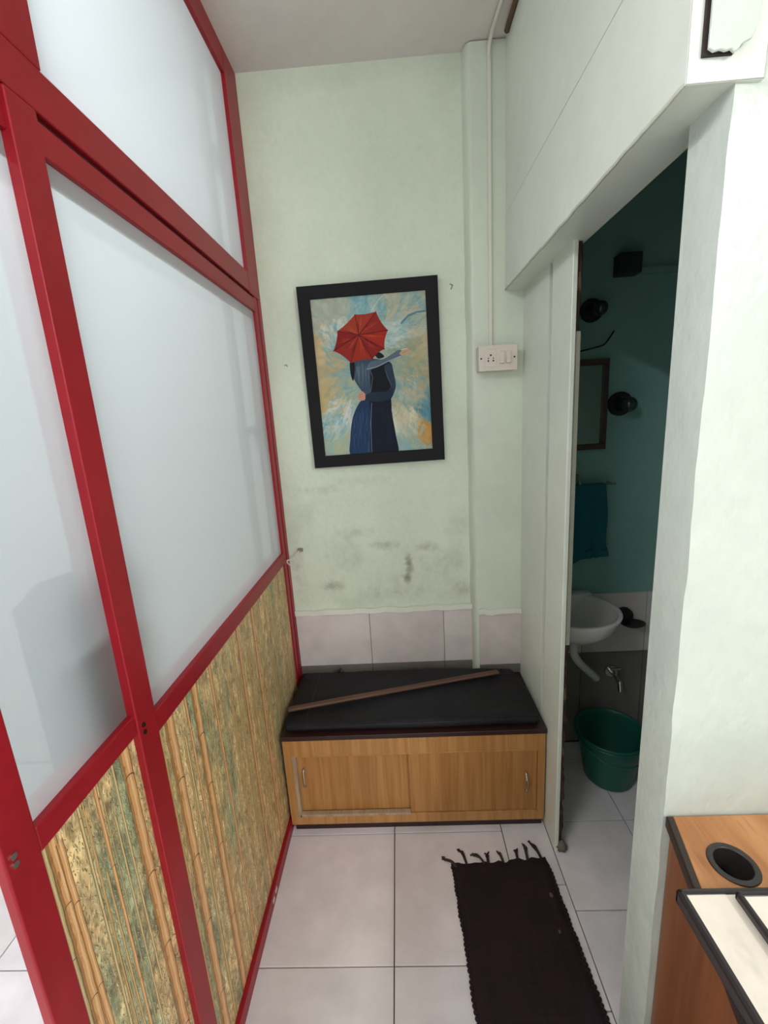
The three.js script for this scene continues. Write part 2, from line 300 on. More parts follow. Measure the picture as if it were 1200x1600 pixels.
// ------------------------------------------------------------------ washroom shell
const mTeal = M({ color: 0x86b0aa, map: paintTone, roughness: 0.5, bumpMap: plasterBump, bumpScale: 0.004 });
{
  const b = mesh('wall_bathroom_back', [bx(0.496, 1.6, 0, CEIL, -1.93, -1.78)], mTeal); tag(b, 'teal painted washroom wall above grey tiles, seen through the doorway', 'wall', S);
  for (let i = 0; i < 4; i++) {
    const x0 = 0.53 + i * 0.27 - 0.03;
    mesh('tile', bx(x0, x0 + 0.2675, 0.4575, 0.735, -1.781, -1.772, 0.001, 1), mWallTile[i % 2], b);
    mesh('tile', bx(x0, x0 + 0.2675, 0.005, 0.455, -1.781, -1.772, 0.001, 1), mBandTile, b);
  }
  mesh('ledge_trim', [bx(0.90, 1.3, 1.99, 2.01, -1.80, -1.765)], mTeal, b);
  tag(mesh('wall_bathroom_right', [bx(1.30, 1.6, 0, CEIL, -1.78, -0.80)], mTeal), 'teal side wall of the washroom beyond the door jamb', 'wall', S);
  tag(mesh('wall_bathroom_ceiling', [bx(0.517, 1.6, 2.42, 2.5, -1.8, -0.79)], mCeil), 'dim washroom ceiling above the doorway', 'ceiling', S);
}

// ------------------------------------------------------------------ frosted glass partition (left wall)
{
  const w = thing('wall_left', 'red framed partition with frosted glass panes above bamboo printed panels', 'partition', [XL, 0, 0], S);
  const T = -0.05; // depth of the sections
  const sec = (name, y0, y1, z0, z1, x1 = 0, x0 = T, r = 0.003) => mesh(name, bx(x0, x1, y0, y1, z0, z1, r, 2), mRed, w);
  sec('stile', 0, 1.985, -1.706, -1.672, -0.003); sec('stile', 0, 1.985, ZB, -1.712, 0); sec('stile', 1.985, CEIL, ZB, -1.625, 0);
  mesh('groove', bx(T, -0.014, 0, 1.985, -1.713, -1.704), mRedDark, w);
  sec('rail', 2.625, CEIL, -1.625, -0.736, 0); sec('rail', 2.625, CEIL, -0.65, -0.42, 0);
  sec('transom', 1.988, 2.052, -1.625, -0.42, 0);
  mesh('groove', bx(T, -0.010, 1.975, 1.992, -1.672, -0.42), mRedDark, w);
  sec('rail', 1.933, 1.979, -1.672, -0.70, -0.003); sec('rail', 1.933, 1.979, -0.65, -0.437, -0.003);
  sec('mullion', 2.052, CEIL, -0.736, -0.645, 0);
  // main mullion: a box section a little proud of the rails
  const mu = sec('mullion', 0, 1.985, -0.702, -0.648, 0.004);
  for (const y of [1.027, 1.012]) mesh('screw', cyl(0.0042, 0.0042, 0.003, 0.0045, y, -0.662, 'x', 14), mBlack, mu);
  sec('rail', 0.975, 1.020, -1.672, -0.700, 0); sec('rail', 1.018, 1.056, -0.650, -0.437, 0);
  const fs = sec('stile', 0, CEIL, -0.437, -0.391, 0.001, -0.014);
  for (const y of [1.055, 1.043]) mesh('screw', cyl(0.0042, 0.0042, 0.003, 0.0018, y, -0.402, 'x', 14), mChrome, fs);
  sec('bottom_rail', 0, 0.048, -1.672, -0.700, 0.004); sec('bottom_rail', 0, 0.048, -0.650, -0.437, 0.004);
  for (const [y, z] of [[0.020, -1.13], [0.018, -1.10]]) mesh('paint_chip', bx(0.003, 0.0055, y, y + 0.012, z, z + 0.016, 0.001, 1), M({ color: 0xcfc4bb, roughness: 0.8 }), w);
  const pane = (y0, y1, z0, z1) => { const g = new THREE.PlaneGeometry(z1 - z0, y1 - y0); g.rotateY(Math.PI / 2); g.translate(-0.012, (y0 + y1) / 2, (z0 + z1) / 2); const o = mesh('pane', g, mFrost, w); o.userData.label = 'frosted glass pane'; return o; };
  pane(1.01, 1.94, -1.68, -0.69); pane(1.045, 1.94, -0.66, -0.43); pane(2.04, 2.64, -1.635, -0.73); pane(2.04, 2.64, -0.66, -0.43);
  // bamboo print
  const bamboo = (W, H, wm, hm, z0, stalks, thin, s, warm) => canvasTex(W, H, (c) => {
    const im = c.createImageData(W, H), lean = (v) => (fbm(0.5, v, 2, 5, 2, s + 31) - 0.5) * 0.02;
    for (let j = 0; j < H; j++) for (let i = 0; i < W; i++) {
      const u = i / W, v = j / H, uu = u + lean(v);
      const a = fbm(u, v, Math.round(46 * wm), Math.round(30 * hm), 4, s), b = fbm(uu, v, Math.round(13 * wm) + 1, 3, 4, s + 7), d = fbm(u, v, Math.round(150 * wm), Math.round(80 * hm), 2, s + 13), f = fbm(((uu % 1) + 1) % 1, v, Math.round(120 * wm), 5, 3, s + 17);
      const g = clamp((b - (warm ? 0.52 : 0.44)) * 6), k = 0.74 + (a - 0.5) * 1.0 + (d - 0.5) * 0.7 + (f - 0.5) * 0.55, q = (j * W + i) * 4;
      const A = [154, 160, 124], B = [206, 176, 126];
      for (let t = 0; t < 3; t++) im.data[q + t] = clamp((A[t] + (B[t] - A[t]) * (1 - g)) * (0.5 + k * 0.66), 0, 255);
      im.data[q + 3] = 255;
    }
    c.putImageData(im, 0, 0);
    const X = (z) => (z0 - z) / wm * W, mm = W / wm;
    // leaf flecks
    for (let i = 0; i < 46000 * wm; i++) {
      const x = rr(0, W), y = rr(0, H), l = rnd();
      c.fillStyle = l < 0.38 ? `rgba(${rr(212, 240) | 0},${rr(206, 230) | 0},${rr(164, 196) | 0},.5)` : l < 0.72 ? `rgba(${rr(86, 112) | 0},${rr(88, 108) | 0},${rr(52, 70) | 0},.5)` : l < 0.9 ? `rgba(${rr(190, 214) | 0},${rr(150, 172) | 0},${rr(96, 118) | 0},.5)` : `rgba(${rr(126, 150) | 0},${rr(150, 172) | 0},${rr(110, 132) | 0},.55)`;
      c.beginPath(); c.ellipse(x, y, rr(0.0004, 0.0010) * mm, rr(0.0012, 0.004) * mm, rr(-1, 1), 0, 7); c.fill();
    }
    const stalk = (z, wid, col, nodes, y0, y1, big) => {
      const cx0 = X(z), tilt = rr(-0.010, 0.010) * mm, ph = rr(0, 6), w2 = wid * mm / 2;
      const x = (yy) => cx0 + tilt * (yy / H - 0.3) + Math.sin(yy / H * 5 + ph) * 0.0012 * mm, step = (y1 - y0) / 44;
      const strip = (o0, o1, style, wob) => { c.fillStyle = style; c.beginPath(); for (let k = 0; k <= 44; k++) c.lineTo(x(y0 + k * step) + w2 * o0 + wob * w2 * Math.sin(k * 2.1 + ph), y0 + k * step); for (let k = 44; k >= 0; k--) c.lineTo(x(y0 + k * step) + w2 * o1 + wob * w2 * Math.sin(k * 1.7), y0 + k * step); c.fill(); };
      if (big) strip(-1.3, -0.8, 'rgba(104,72,34,.4)', 0.12);
      strip(-1, 1, col[0], 0.05); strip(-0.6, 0.8, col[1], 0.07); strip(0.0, 0.45, col[2], 0.1);
      for (let k = 0; k < (big ? 46 : 10); k++) { const yy = rr(y0, y1); c.fillStyle = `rgba(132,80,34,${rr(0.12, 0.34)})`; c.beginPath(); c.ellipse(x(yy) - w2 * rr(0.3, 0.95), yy, w2 * rr(0.1, 0.3), rr(4, 18), 0, 0, 7); c.fill(); }
      for (let y = y0 + rr(0, nodes) * mm; y < y1; y += nodes * mm * rr(0.7, 1.3)) { c.strokeStyle = 'rgba(96,58,24,.75)'; c.lineWidth = Math.max(1.2, w2 * 0.13); c.beginPath(); c.ellipse(x(y), y, w2 * 1.02, w2 * 0.5, 0.25, Math.PI, 2 * Math.PI); c.stroke(); }
    };
    for (const [z, wd] of thin) { const l = rnd(), a = rnd() < 0.5 ? 0 : rr(0, H * 0.5), b = rnd() < 0.5 ? H : rr(H * 0.5, H); c.globalAlpha = rr(0.35, 0.85); stalk(z, wd, l < 0.5 ? ['#a47c46', '#cfa668', '#e0bf88'] : ['#8c7c4c', '#bda870', '#d6c696'], rr(0.1, 0.3), a, b, false); }
    c.globalAlpha = 1;
    for (const [z, wd, y0 = 0, y1 = 1, pale = false] of stalks) stalk(z, wd, pale ? ['#9c8450', '#cdb27c', '#dfc998'] : ['#ac7743', '#d6a26a', '#e6bb88'], 0.17, y0 * H, y1 * H, wd > 0.012);
  });
  const panel = (y0, y1, z0, z1, tex) => {
    const g = bx(-0.026, -0.009, y0, y1, z0, z1, 0); const p = g.attributes.position, uv = g.attributes.uv;
    for (let i = 0; i < p.count; i++) uv.setXY(i, (z1 - p.getZ(i)) / (z1 - z0), (p.getY(i) - y0) / (y1 - y0));
    const o = mesh('bamboo_panel', g, P({ map: tex, roughness: 0.5, bumpMap: tex, bumpScale: 0.003 }), w); o.userData.label = 'bamboo printed panel'; return o;
  };
  const thin2 = []; for (let i = 0; i < 130; i++) thin2.push([-0.705 - Math.pow(rnd(), 0.75) * 0.95, rr(0.0022, 0.006)]);
  for (const z of [-0.722, -0.795, -0.81, -0.845, -0.925, -0.955, -1.0, -1.09, -1.2, -1.33, -1.45]) thin2.push([z, rr(0.005, 0.010)]);
  panel(0.045, 0.98, -1.675, -0.697, bamboo(1536, 1400, 0.978, 0.935, -0.697, [[-0.757, 0.030], [-0.866, 0.028], [-0.826, 0.010, 0, 0.5], [-0.800, 0.008, 0.1, 1, true], [-0.952, 0.012], [-1.14, 0.016], [-1.27, 0.020], [-1.40, 0.012]], thin2, 601, true));
  const thin1 = []; for (let i = 0; i < 9; i++) thin1.push([rr(-0.60, -0.44), rr(0.0025, 0.005)]);
  panel(0.045, 1.025, -0.655, -0.434, bamboo(560, 2000, 0.221, 0.98, -0.434, [[-0.446, 0.012, 0.0, 1, true], [-0.460, 0.016, 0, 0.9], [-0.474, 0.012, 0.03, 1], [-0.508, 0.006, 0, 1, true], [-0.545, 0.008, 0, 1], [-0.572, 0.005, 0.1, 1, true], [-0.590, 0.006, 0, 0.5, true], [-0.622, 0.024]], thin1, 701, false));
}

// ------------------------------------------------------------------ what shows dimly through the frosted glass
{
  const d = thing('downpipe', 'slim upright pipe dimly seen through the far edge of the wide frosted pane', 'pipe', [-0.562, 0, -1.60]);
  const mPipe = M({ color: 0x77736c, roughness: 0.5 });
  mesh('pipe', cyl(0.016, 0.016, CEIL - 0.01, 0, CEIL / 2, 0, 'y', 20), mPipe, d);
  for (const y of [0.4, 1.5, 2.4]) mesh('clamp', bx(-0.02, 0.02, y, y + 0.03, ZB + 1.601, 0.018, 0.003, 1), mPipe, d);
}
{
  const g = softBox(0.16, 0.40, 0.008, 24, 40, 2, 0.003, (v) => { const t = (0.2 - v.y) / 0.4; v.z += Math.sin(v.x * 70) * 0.006; if (v.x > 0) v.x += Math.sin(t * 7 + 0.6) * 0.014 - t * 0.006; if (v.y > 0.1) v.y -= Math.pow(v.x * 8, 2) * 0.04; });
  g.rotateY(Math.PI / 2); g.translate(-0.56, 1.12, -0.635);
  tag(mesh('hanging_cloth', g, M({ color: 0x5a4a40, roughness: 0.95 })), 'brown cloth hanging just behind the narrow frosted pane', 'cloth');
}

// ------------------------------------------------------------------ storage bench, cushion, batten
{
  const zf = -1.348, x0 = -0.478, x1 = 0.472;
  const b = thing('storage_bench', 'low wooden storage bench with two sliding doors against the tiled wall', 'bench', [0, 0, 0]);
  mesh('plinth', bx(x0 + 0.01, x1 - 0.004, 0, 0.034, -1.69, zf - 0.012, 0.001, 1), mDarkEdge, b);
  const f = 0.034, top = 0.408, ox0 = x0 + 0.036, ox1 = 0.447, oy0 = 0.074, oy1 = 0.336;
  mesh('body', [bx(x0, x0 + 0.018, f, top, -1.69, zf - 0.018), bx(x1 - 0.018, x1, f, top, -1.69, zf - 0.018), bx(x0, x1, f, f + 0.018, -1.69, zf - 0.018), bx(x0, x1, f, top, -1.694, -1.684)], mOak, b);
  const fr = mesh('face_frame', [bx(x0, x1, oy1, top, zf - 0.018, zf, 0.001, 1), bx(x0, x1, f, oy0, zf - 0.018, zf, 0.001, 1), bx(x0, ox0, oy0, oy1, zf - 0.018, zf), bx(ox1, x1, oy0, oy1, zf - 0.018, zf)], mOak, b);
  mesh('worn_edging', [bx(ox0 - 0.007, ox0 + 0.006, oy0 - 0.006, oy1 + 0.007, zf - 0.016, zf + 0.002, 0.001, 1)], mOakWorn, fr);
  mesh('worn_edging', [bx(ox0, -0.022, oy0 - 0.004, oy0 + 0.007, zf - 0.016, zf + 0.002, 0.001, 1)], mOakWorn, fr);
  mesh('worn_edging', [bx(ox0, ox1, oy1 - 0.001, oy1 + 0.004, zf - 0.016, zf + 0.0015, 0.001, 1)], mOak, fr);
  mesh('worn_edging', [bx(-0.022, ox1 + 0.005, oy0 - 0.004, oy0 + 0.002, zf - 0.016, zf + 0.0015, 0.001, 1)], mOak, fr);
  mesh('worn_edging', [bx(ox1 - 0.002, ox1 + 0.004, oy0 - 0.004, oy1 + 0.004, zf - 0.016, zf + 0.0015, 0.001, 1)], mOak, fr);
  const d1 = mesh('door', bx(ox0 + 0.004, 0.0, oy0 + 0.004, oy1 - 0.001, zf - 0.034, zf - 0.019, 0.0015, 1), mOakDoor, b); d1.userData.label = 'recessed sliding door';
  const d2 = mesh('door', bx(-0.022, ox1 - 0.003, oy0 + 0.004, oy1 - 0.001, zf - 0.017, zf - 0.002, 0.0015, 1), mOakDoor, b); d2.userData.label = 'front sliding door';
  const handle = (x, y, z, par) => mesh('handle', tube([[x, y - 0.040, z], [x, y - 0.036, z + 0.010], [x + 0.001, y - 0.015, z + 0.018], [x + 0.001, y + 0.015, z + 0.018], [x, y + 0.036, z + 0.010], [x, y + 0.040, z]], 0.0038, 26, 8), mChrome, par);
  handle(-0.414, 0.232, zf - 0.019, d1); handle(0.403, 0.205, zf - 0.002, d2);
  mesh('top_board', [bx(x0 - 0.003, x1 + 0.003, top, top + 0.018, -1.70, zf + 0.006, 0.002, 1)], mDarkEdge, b);

  const fold = (v) => {
    const n = fbm((v.x + 1) / 2, (v.z + 1) / 2, 8, 8, 4, 801) - 0.5, n2 = fbm((v.x + 1) / 2, (v.z + 1) / 2, 30, 30, 3, 811) - 0.5;
    if (v.y > 0) v.y += n * 0.012 + n2 * 0.003 + 0.004 * Math.cos(v.x * 3) * Math.cos(v.z * 7);
    if (v.z > 0.13) { v.z += (fbm((v.x + 1) / 2, 0.2, 14, 3, 4, 821) - 0.5) * 0.012; if (v.y > 0) v.y += (fbm((v.x + 1) / 2, 0.6, 18, 3, 3, 831) - 0.5) * 0.006; }
    if (v.x > 0.40) v.x -= 0.02 * clamp((-v.z) / 0.16); if (v.z < -0.1) v.z += clamp((v.x - 0.1) / 0.5) * 0.03;
  };
  const cg = softBox(0.925, 0.034, 0.336, 110, 8, 44, 0.016, fold); cg.translate(0, 0.017, 0);
  const leather = dataTex(512, 512, (u, v) => { const a = fbm(u, v, 70, 70, 3, 841); return [a, a, a]; }, false, 0.25);
  const dust = dataTex(512, 512, (u, v) => { const a = fbm(u, v, 5, 5, 5, 851), b = fbm(u, v, 60, 60, 2, 857), k = clamp((a - 0.45) * 2) * 0.07 + b * 0.02; return [0.055 + k, 0.052 + k, 0.07 + k * 0.95]; }, true, 0.9);
  const cu = thing('bench_cushion', 'black vinyl seat cushion lying on the wooden storage bench', 'cushion', [-0.006, 0.4285, -1.527]);
  mesh('pad', cg, P({ map: dust, roughness: 0.55, specularIntensity: 0.6, bumpMap: leather, bumpScale: 0.0012 }), cu);
  const fl = new THREE.ConeGeometry(0.022, 0.028, 5, 3); fl.scale(1, 1, 0.3); fl.translate(-0.292, 0.038, -0.166); mesh('torn_flap', fl, M({ color: 0x171519, roughness: 0.6 }), cu);
  const seam = tube([[-0.38, 0.0355, -0.145], [-0.381, 0.036, -0.05], [-0.383, 0.036, 0.05], [-0.386, 0.0345, 0.13]], 0.0014, 20, 6); mesh('seam', seam, M({ color: 0x2a282e, roughness: 0.6 }), cu);

  // batten from the front-left to the back-right corner
  const a = new THREE.Vector3(-0.466, 0.4775, -1.428), e = new THREE.Vector3(0.366, 0.4775, -1.62), L = a.distanceTo(e);
  const bt = softBox(L, 0.009, 0.024, 40, 2, 3, 0.0015, (v) => { v.y += Math.cos(v.x * 3) * 0.001; });
  const o = mesh('wooden_batten', bt, M({ map: woodTex(hex(0x54392c), hex(0x7a5a48), hex(0x3c271d), 0.5, 0.05, 10, 871, false), roughness: 0.7 }));
  o.position.copy(a).add(e).multiplyScalar(0.5); o.rotation.y = -Math.atan2(e.z - a.z, e.x - a.x);
  tag(o, 'thin dull brown wooden batten lying diagonally across the black cushion', 'batten');
}

// ------------------------------------------------------------------ painting
{
  const Hm = [0.00123682, -0.000133017, -0.187831, 7.04036e-05, 0.000852426, -0.219671, -6.37634e-06, -6.64168e-05];
  const art = canvasTex(900, 1180, (c, W, H) => {
    const q = (x, y) => { const d = Hm[6] * x + Hm[7] * y + 1; return [(Hm[0] * x + Hm[1] * y + Hm[2]) / d * W, (Hm[3] * x + Hm[4] * y + Hm[5]) / d * H]; };
    const poly = (pts, fill) => { c.fillStyle = fill; c.beginPath(); pts.forEach((p, i) => { const [x, y] = q(...p); i ? c.lineTo(x, y) : c.moveTo(x, y); }); c.closePath(); c.fill(); };
    const smooth = (pts, fill) => { c.fillStyle = fill; c.beginPath(); const Q = pts.map((p) => q(...p)), n = Q.length, k = 0.16; c.moveTo(...Q[0]); for (let i = 0; i < n; i++) { const p0 = Q[(i + n - 1) % n], p1 = Q[i], p2 = Q[(i + 1) % n], p3 = Q[(i + 2) % n]; c.bezierCurveTo(p1[0] + (p2[0] - p0[0]) * k, p1[1] + (p2[1] - p0[1]) * k, p2[0] - (p3[0] - p1[0]) * k, p2[1] - (p3[1] - p1[1]) * k, p2[0], p2[1]); } c.fill(); };
    const line = (pts, col, w) => { c.strokeStyle = col; c.lineWidth = w; c.lineCap = 'round'; c.lineJoin = 'round'; c.beginPath(); pts.forEach((p, i) => { const [x, y] = q(...p); i ? c.lineTo(x, y) : c.moveTo(x, y); }); c.stroke(); };
    c.fillStyle = '#9aa896'; c.fillRect(0, 0, W, H);
    const stroke = (x, y, len, ang, w, col, a) => { c.globalAlpha = a; c.strokeStyle = col; c.lineWidth = w; c.lineCap = 'round'; c.beginPath(); c.moveTo(x - Math.cos(ang) * len, y - Math.sin(ang) * len); c.quadraticCurveTo(x + Math.sin(ang) * len * 0.25, y - Math.cos(ang) * len * 0.25, x + Math.cos(ang) * len, y + Math.sin(ang) * len); c.stroke(); c.globalAlpha = 1; };
    const [ux, uy] = q(560, 620);
    // patches of colour, as the brush left them: [crop x, crop y, radius, colours]
    const zones = [[300, 330, 170, ['#aeb0a0', '#bdbbaa', '#9fa695']], [700, 260, 160, ['#b7b59c', '#c9c3a8', '#a3a68f']], [560, 290, 120, ['#5d95a3', '#7fb0b6', '#a9c2bd']], [300, 560, 120, ['#c2a878', '#b99c6a', '#cdbb92']], [360, 500, 90, ['#d8d8cc', '#6a9dae', '#cfd5cc']], [400, 640, 120, ['#5f93a4', '#7aa7b0', '#8fb2b0']], [300, 760, 130, ['#b3a075', '#c4ae80', '#a8a080']], [420, 900, 120, ['#6d9aa0', '#8aaba6', '#b2b494']], [330, 960, 110, ['#b99d68', '#c3a572', '#b0a57e']], [390, 1040, 110, ['#d9dbd4', '#c9cfc8', '#9cbac0']], [330, 1110, 90, ['#5f97a6', '#82aeb4', '#c5cdc4']], [380, 1200, 120, ['#b3b292', '#8fb0ac', '#a9ac8c']], [860, 480, 170, ['#c2ab86', '#cdb896', '#b5a27c']], [900, 340, 140, ['#6b98a2', '#a6b3a2', '#c3bfa4']], [760, 480, 90, ['#7ba9b2', '#a3c0c0', '#cfd4c8']], [860, 640, 120, ['#8a987a', '#a2a684', '#7f9486']], [820, 740, 110, ['#6d949a', '#8aa39a', '#a6ab90']], [920, 760, 110, ['#b59f78', '#c2ab82', '#a79c78']], [880, 860, 120, ['#5c8f9c', '#7aa5a8', '#c0c3b0']], [880, 960, 120, ['#b7ac8c', '#c2ad88', '#9fa88c']], [820, 1060, 100, ['#cdcdb8', '#c2bd9c', '#e0dccb']], [970, 1130, 55, ['#c09048', '#c89a54', '#b5823c']], [880, 1190, 120, ['#8db1b4', '#b5c0b2', '#a5ac90']], [990, 980, 60, ['#3f6f86', '#6b98a2', '#5c8f9c']]];
    for (let pass = 0; pass < 4; pass++) for (const [zx, zy, zr, cols] of zones) {
      const [cx, cy] = q(zx, zy), R = zr * W / 760, wide = [70, 44, 24, 10][pass];
      for (let i = 0; i < [34, 30, 26, 16][pass]; i++) { const t = rr(0, 6.28), d = Math.sqrt(rnd()) * R, x = cx + Math.cos(t) * d, y = cy + Math.sin(t) * d; const ang = Math.atan2(y - uy, x - ux) + rr(-0.7, 0.7) + (pass > 1 ? 0.5 : 0); stroke(x, y, rr(20, 60) / (1 + pass * 0.2), ang, wide * rr(0.5, 1), cols[Math.floor(rnd() * 3)], rr(0.2, 0.42)); }
    }
    for (let i = 0; i < 60; i++) { const t = rr(0, 6.28), d = rr(200, 620), x = ux + Math.cos(t) * d, y = uy + Math.sin(t) * d; stroke(x, y, rr(8, 30), t + rr(-0.5, 0.5), rr(2, 6), rnd() < 0.6 ? '#dcdccf' : '#4f8593', rr(0.15, 0.4)); }
    line([[805, 400], [850, 350], [910, 325], [965, 318]], 'rgba(70,120,135,.8)', 14); line([[600, 320], [650, 240], [700, 195]], 'rgba(214,206,180,.6)', 9);
    // figures
    smooth([[470, 655], [520, 648], [610, 640], [690, 655], [700, 690], [640, 720], [605, 760], [608, 860], [560, 880], [515, 830], [480, 770], [455, 700]], '#3a4c5e');           // grey-blue jacket
    smooth([[455, 672], [480, 660], [490, 700], [480, 790], [462, 750]], '#14181f');
    smooth([[600, 720], [690, 665], [735, 668], [752, 720], [768, 820], [745, 900], [700, 930], [610, 940], [600, 860]], '#0e141d');                                               // dark coat, upper
    smooth([[530, 930], [600, 905], [620, 1000], [612, 1290], [470, 1300], [462, 1180], [478, 1040]], '#1e3554');                                                               // blue skirt
    smooth([[600, 880], [725, 880], [745, 1010], [772, 1150], [790, 1275], [700, 1290], [606, 1290], [600, 1050]], '#0d1728');                                                   // dark coat, lower
    smooth([[690, 690], [735, 672], [756, 740], [770, 830], [735, 905], [690, 890], [735, 830], [708, 760]], '#2a3a4a');                                                          // arm down the side
    smooth([[560, 890], [610, 868], [700, 862], [750, 840], [735, 905], [660, 930], [575, 925]], '#1f2e3e');                                                                      // arm across
    smooth([[515, 880], [540, 862], [560, 880], [560, 918], [525, 924], [510, 905]], '#c58f80'); line([[520, 885], [545, 882]], '#8d5a52', 2); line([[518, 900], [545, 898]], '#8d5a52', 2);
    smooth([[575, 715], [600, 660], [690, 640], [790, 580], [812, 612], [720, 660], [640, 700]], '#566878');                                                                      // outstretched sleeve
    line([[570, 712], [640, 695], [720, 655], [800, 622]], '#a5aeb4', 4); smooth([[625, 610], [655, 596], [690, 625], [650, 640]], '#171d26');
    smooth([[795, 600], [830, 572], [855, 575], [885, 594], [850, 604], [838, 618], [805, 616]], '#b79c7e'); line([[812, 604], [845, 585]], '#6e5642', 2); line([[805, 580], [845, 570]], '#e3d8c4', 4);
    for (let i = 0; i < 120; i++) { const x = rr(470, 600), y = rr(960, 1270); line([[x, y], [x + rr(-6, 6), y + rr(30, 90)]], `rgba(${rr(40, 100) | 0},${rr(70, 120) | 0},${rr(110, 165) | 0},.25)`, rr(2, 6)); }
    for (let i = 0; i < 60; i++) { const x = rr(615, 760), y = rr(940, 1240); line([[x, y], [x + rr(-2, 8), y + rr(30, 80)]], `rgba(30,48,76,.3)`, rr(2, 6)); }
    for (let i = 0; i < 40; i++) { const t = rr(0, 1); line([[500 + t * 90, 665 + rr(0, 40)], [500 + t * 90 + rr(-10, 20), 740 + rr(0, 90)]], 'rgba(120,136,150,.25)', rr(2, 6)); }
    line([[606, 940], [602, 1080], [610, 1285]], 'rgba(160,175,190,.75)', 4); line([[600, 730], [612, 770], [600, 860]], 'rgba(150,165,178,.6)', 4); line([[700, 720], [716, 770], [740, 820]], 'rgba(110,130,145,.5)', 4);
    // umbrella: eight gores between the tips
    const hub = [515, 480], tips = [[487, 342], [632, 322], [714, 448], [692, 575], [610, 645], [462, 672], [342, 590], [368, 455]];
    const reds = ['#9c3626', '#902822', '#a22c20', '#862020', '#9a2e20', '#922920', '#841e1e', '#9a3a28'];
    for (let i = 0; i < 8; i++) { const a = tips[i], b = tips[(i + 1) % 8], m = [(a[0] + b[0]) / 2 * 0.9 + hub[0] * 0.1, (a[1] + b[1]) / 2 * 0.9 + hub[1] * 0.1]; c.fillStyle = reds[i]; c.beginPath(); const [hx, hy] = q(...hub), [ax, ay] = q(...a), [bx_, by] = q(...b), [mx, my] = q(...m); c.moveTo(hx, hy); c.lineTo(ax, ay); c.quadraticCurveTo(mx, my, bx_, by); c.closePath(); c.fill(); }
    for (let i = 0; i < 8; i++) { const a = tips[i]; line([hub, a], 'rgba(84,18,18,.75)', 6); for (let k = 0; k < 12; k++) { const t0 = rr(0.05, 0.5), t1 = t0 + rr(0.2, 0.45), b = tips[(i + 1) % 8], f = rr(0.05, 0.5); const e = [a[0] + (b[0] - a[0]) * f, a[1] + (b[1] - a[1]) * f]; line([[hub[0] + (e[0] - hub[0]) * t0, hub[1] + (e[1] - hub[1]) * t0], [hub[0] + (e[0] - hub[0]) * t1, hub[1] + (e[1] - hub[1]) * t1]], f < 0.2 ? 'rgba(80,16,18,.3)' : 'rgba(196,82,44,.22)', rr(3, 9)); } }
  });
  const p = thing('framed_painting', 'black framed painting of two figures under a red umbrella, hung slightly crooked', 'painting', [-0.079, 1.687, ZB]);
  p.rotation.z = 0.011;
  const w = 0.258, h = 0.333, b = 0.046;
  const fsh = new THREE.Shape(); fsh.moveTo(-w, -h); fsh.lineTo(w, -h); fsh.lineTo(w, h); fsh.lineTo(-w, h); fsh.closePath();
  const fh = new THREE.Path(); fh.moveTo(-w + b, -h + b); fh.lineTo(-w + b, h - b); fh.lineTo(w - b, h - b); fh.lineTo(w - b, -h + b); fh.closePath(); fsh.holes.push(fh);
  const fg = new THREE.ExtrudeGeometry(fsh, { depth: 0.025, bevelEnabled: true, bevelSize: 0.002, bevelOffset: -0.002, bevelThickness: 0.002, bevelSegments: 2 }); fg.translate(0, 0, 0.003);
  mesh('frame', fg, P({ color: 0x0d0a0f, roughness: 0.6, specularIntensity: 0.5 }), p);
  const cg = bx(-w + b - 0.004, w - b + 0.004, -h + b - 0.004, h - b + 0.004, 0.004, 0.022); const pp = cg.attributes.position, uv = cg.attributes.uv;
  for (let i = 0; i < pp.count; i++) uv.setXY(i, (pp.getX(i) + w - b) / (2 * w - 2 * b), (pp.getY(i) + h - b) / (2 * h - 2 * b));
  mesh('canvas', cg, P({ map: art, roughness: 0.6, specularIntensity: 0.35 }), p);
}

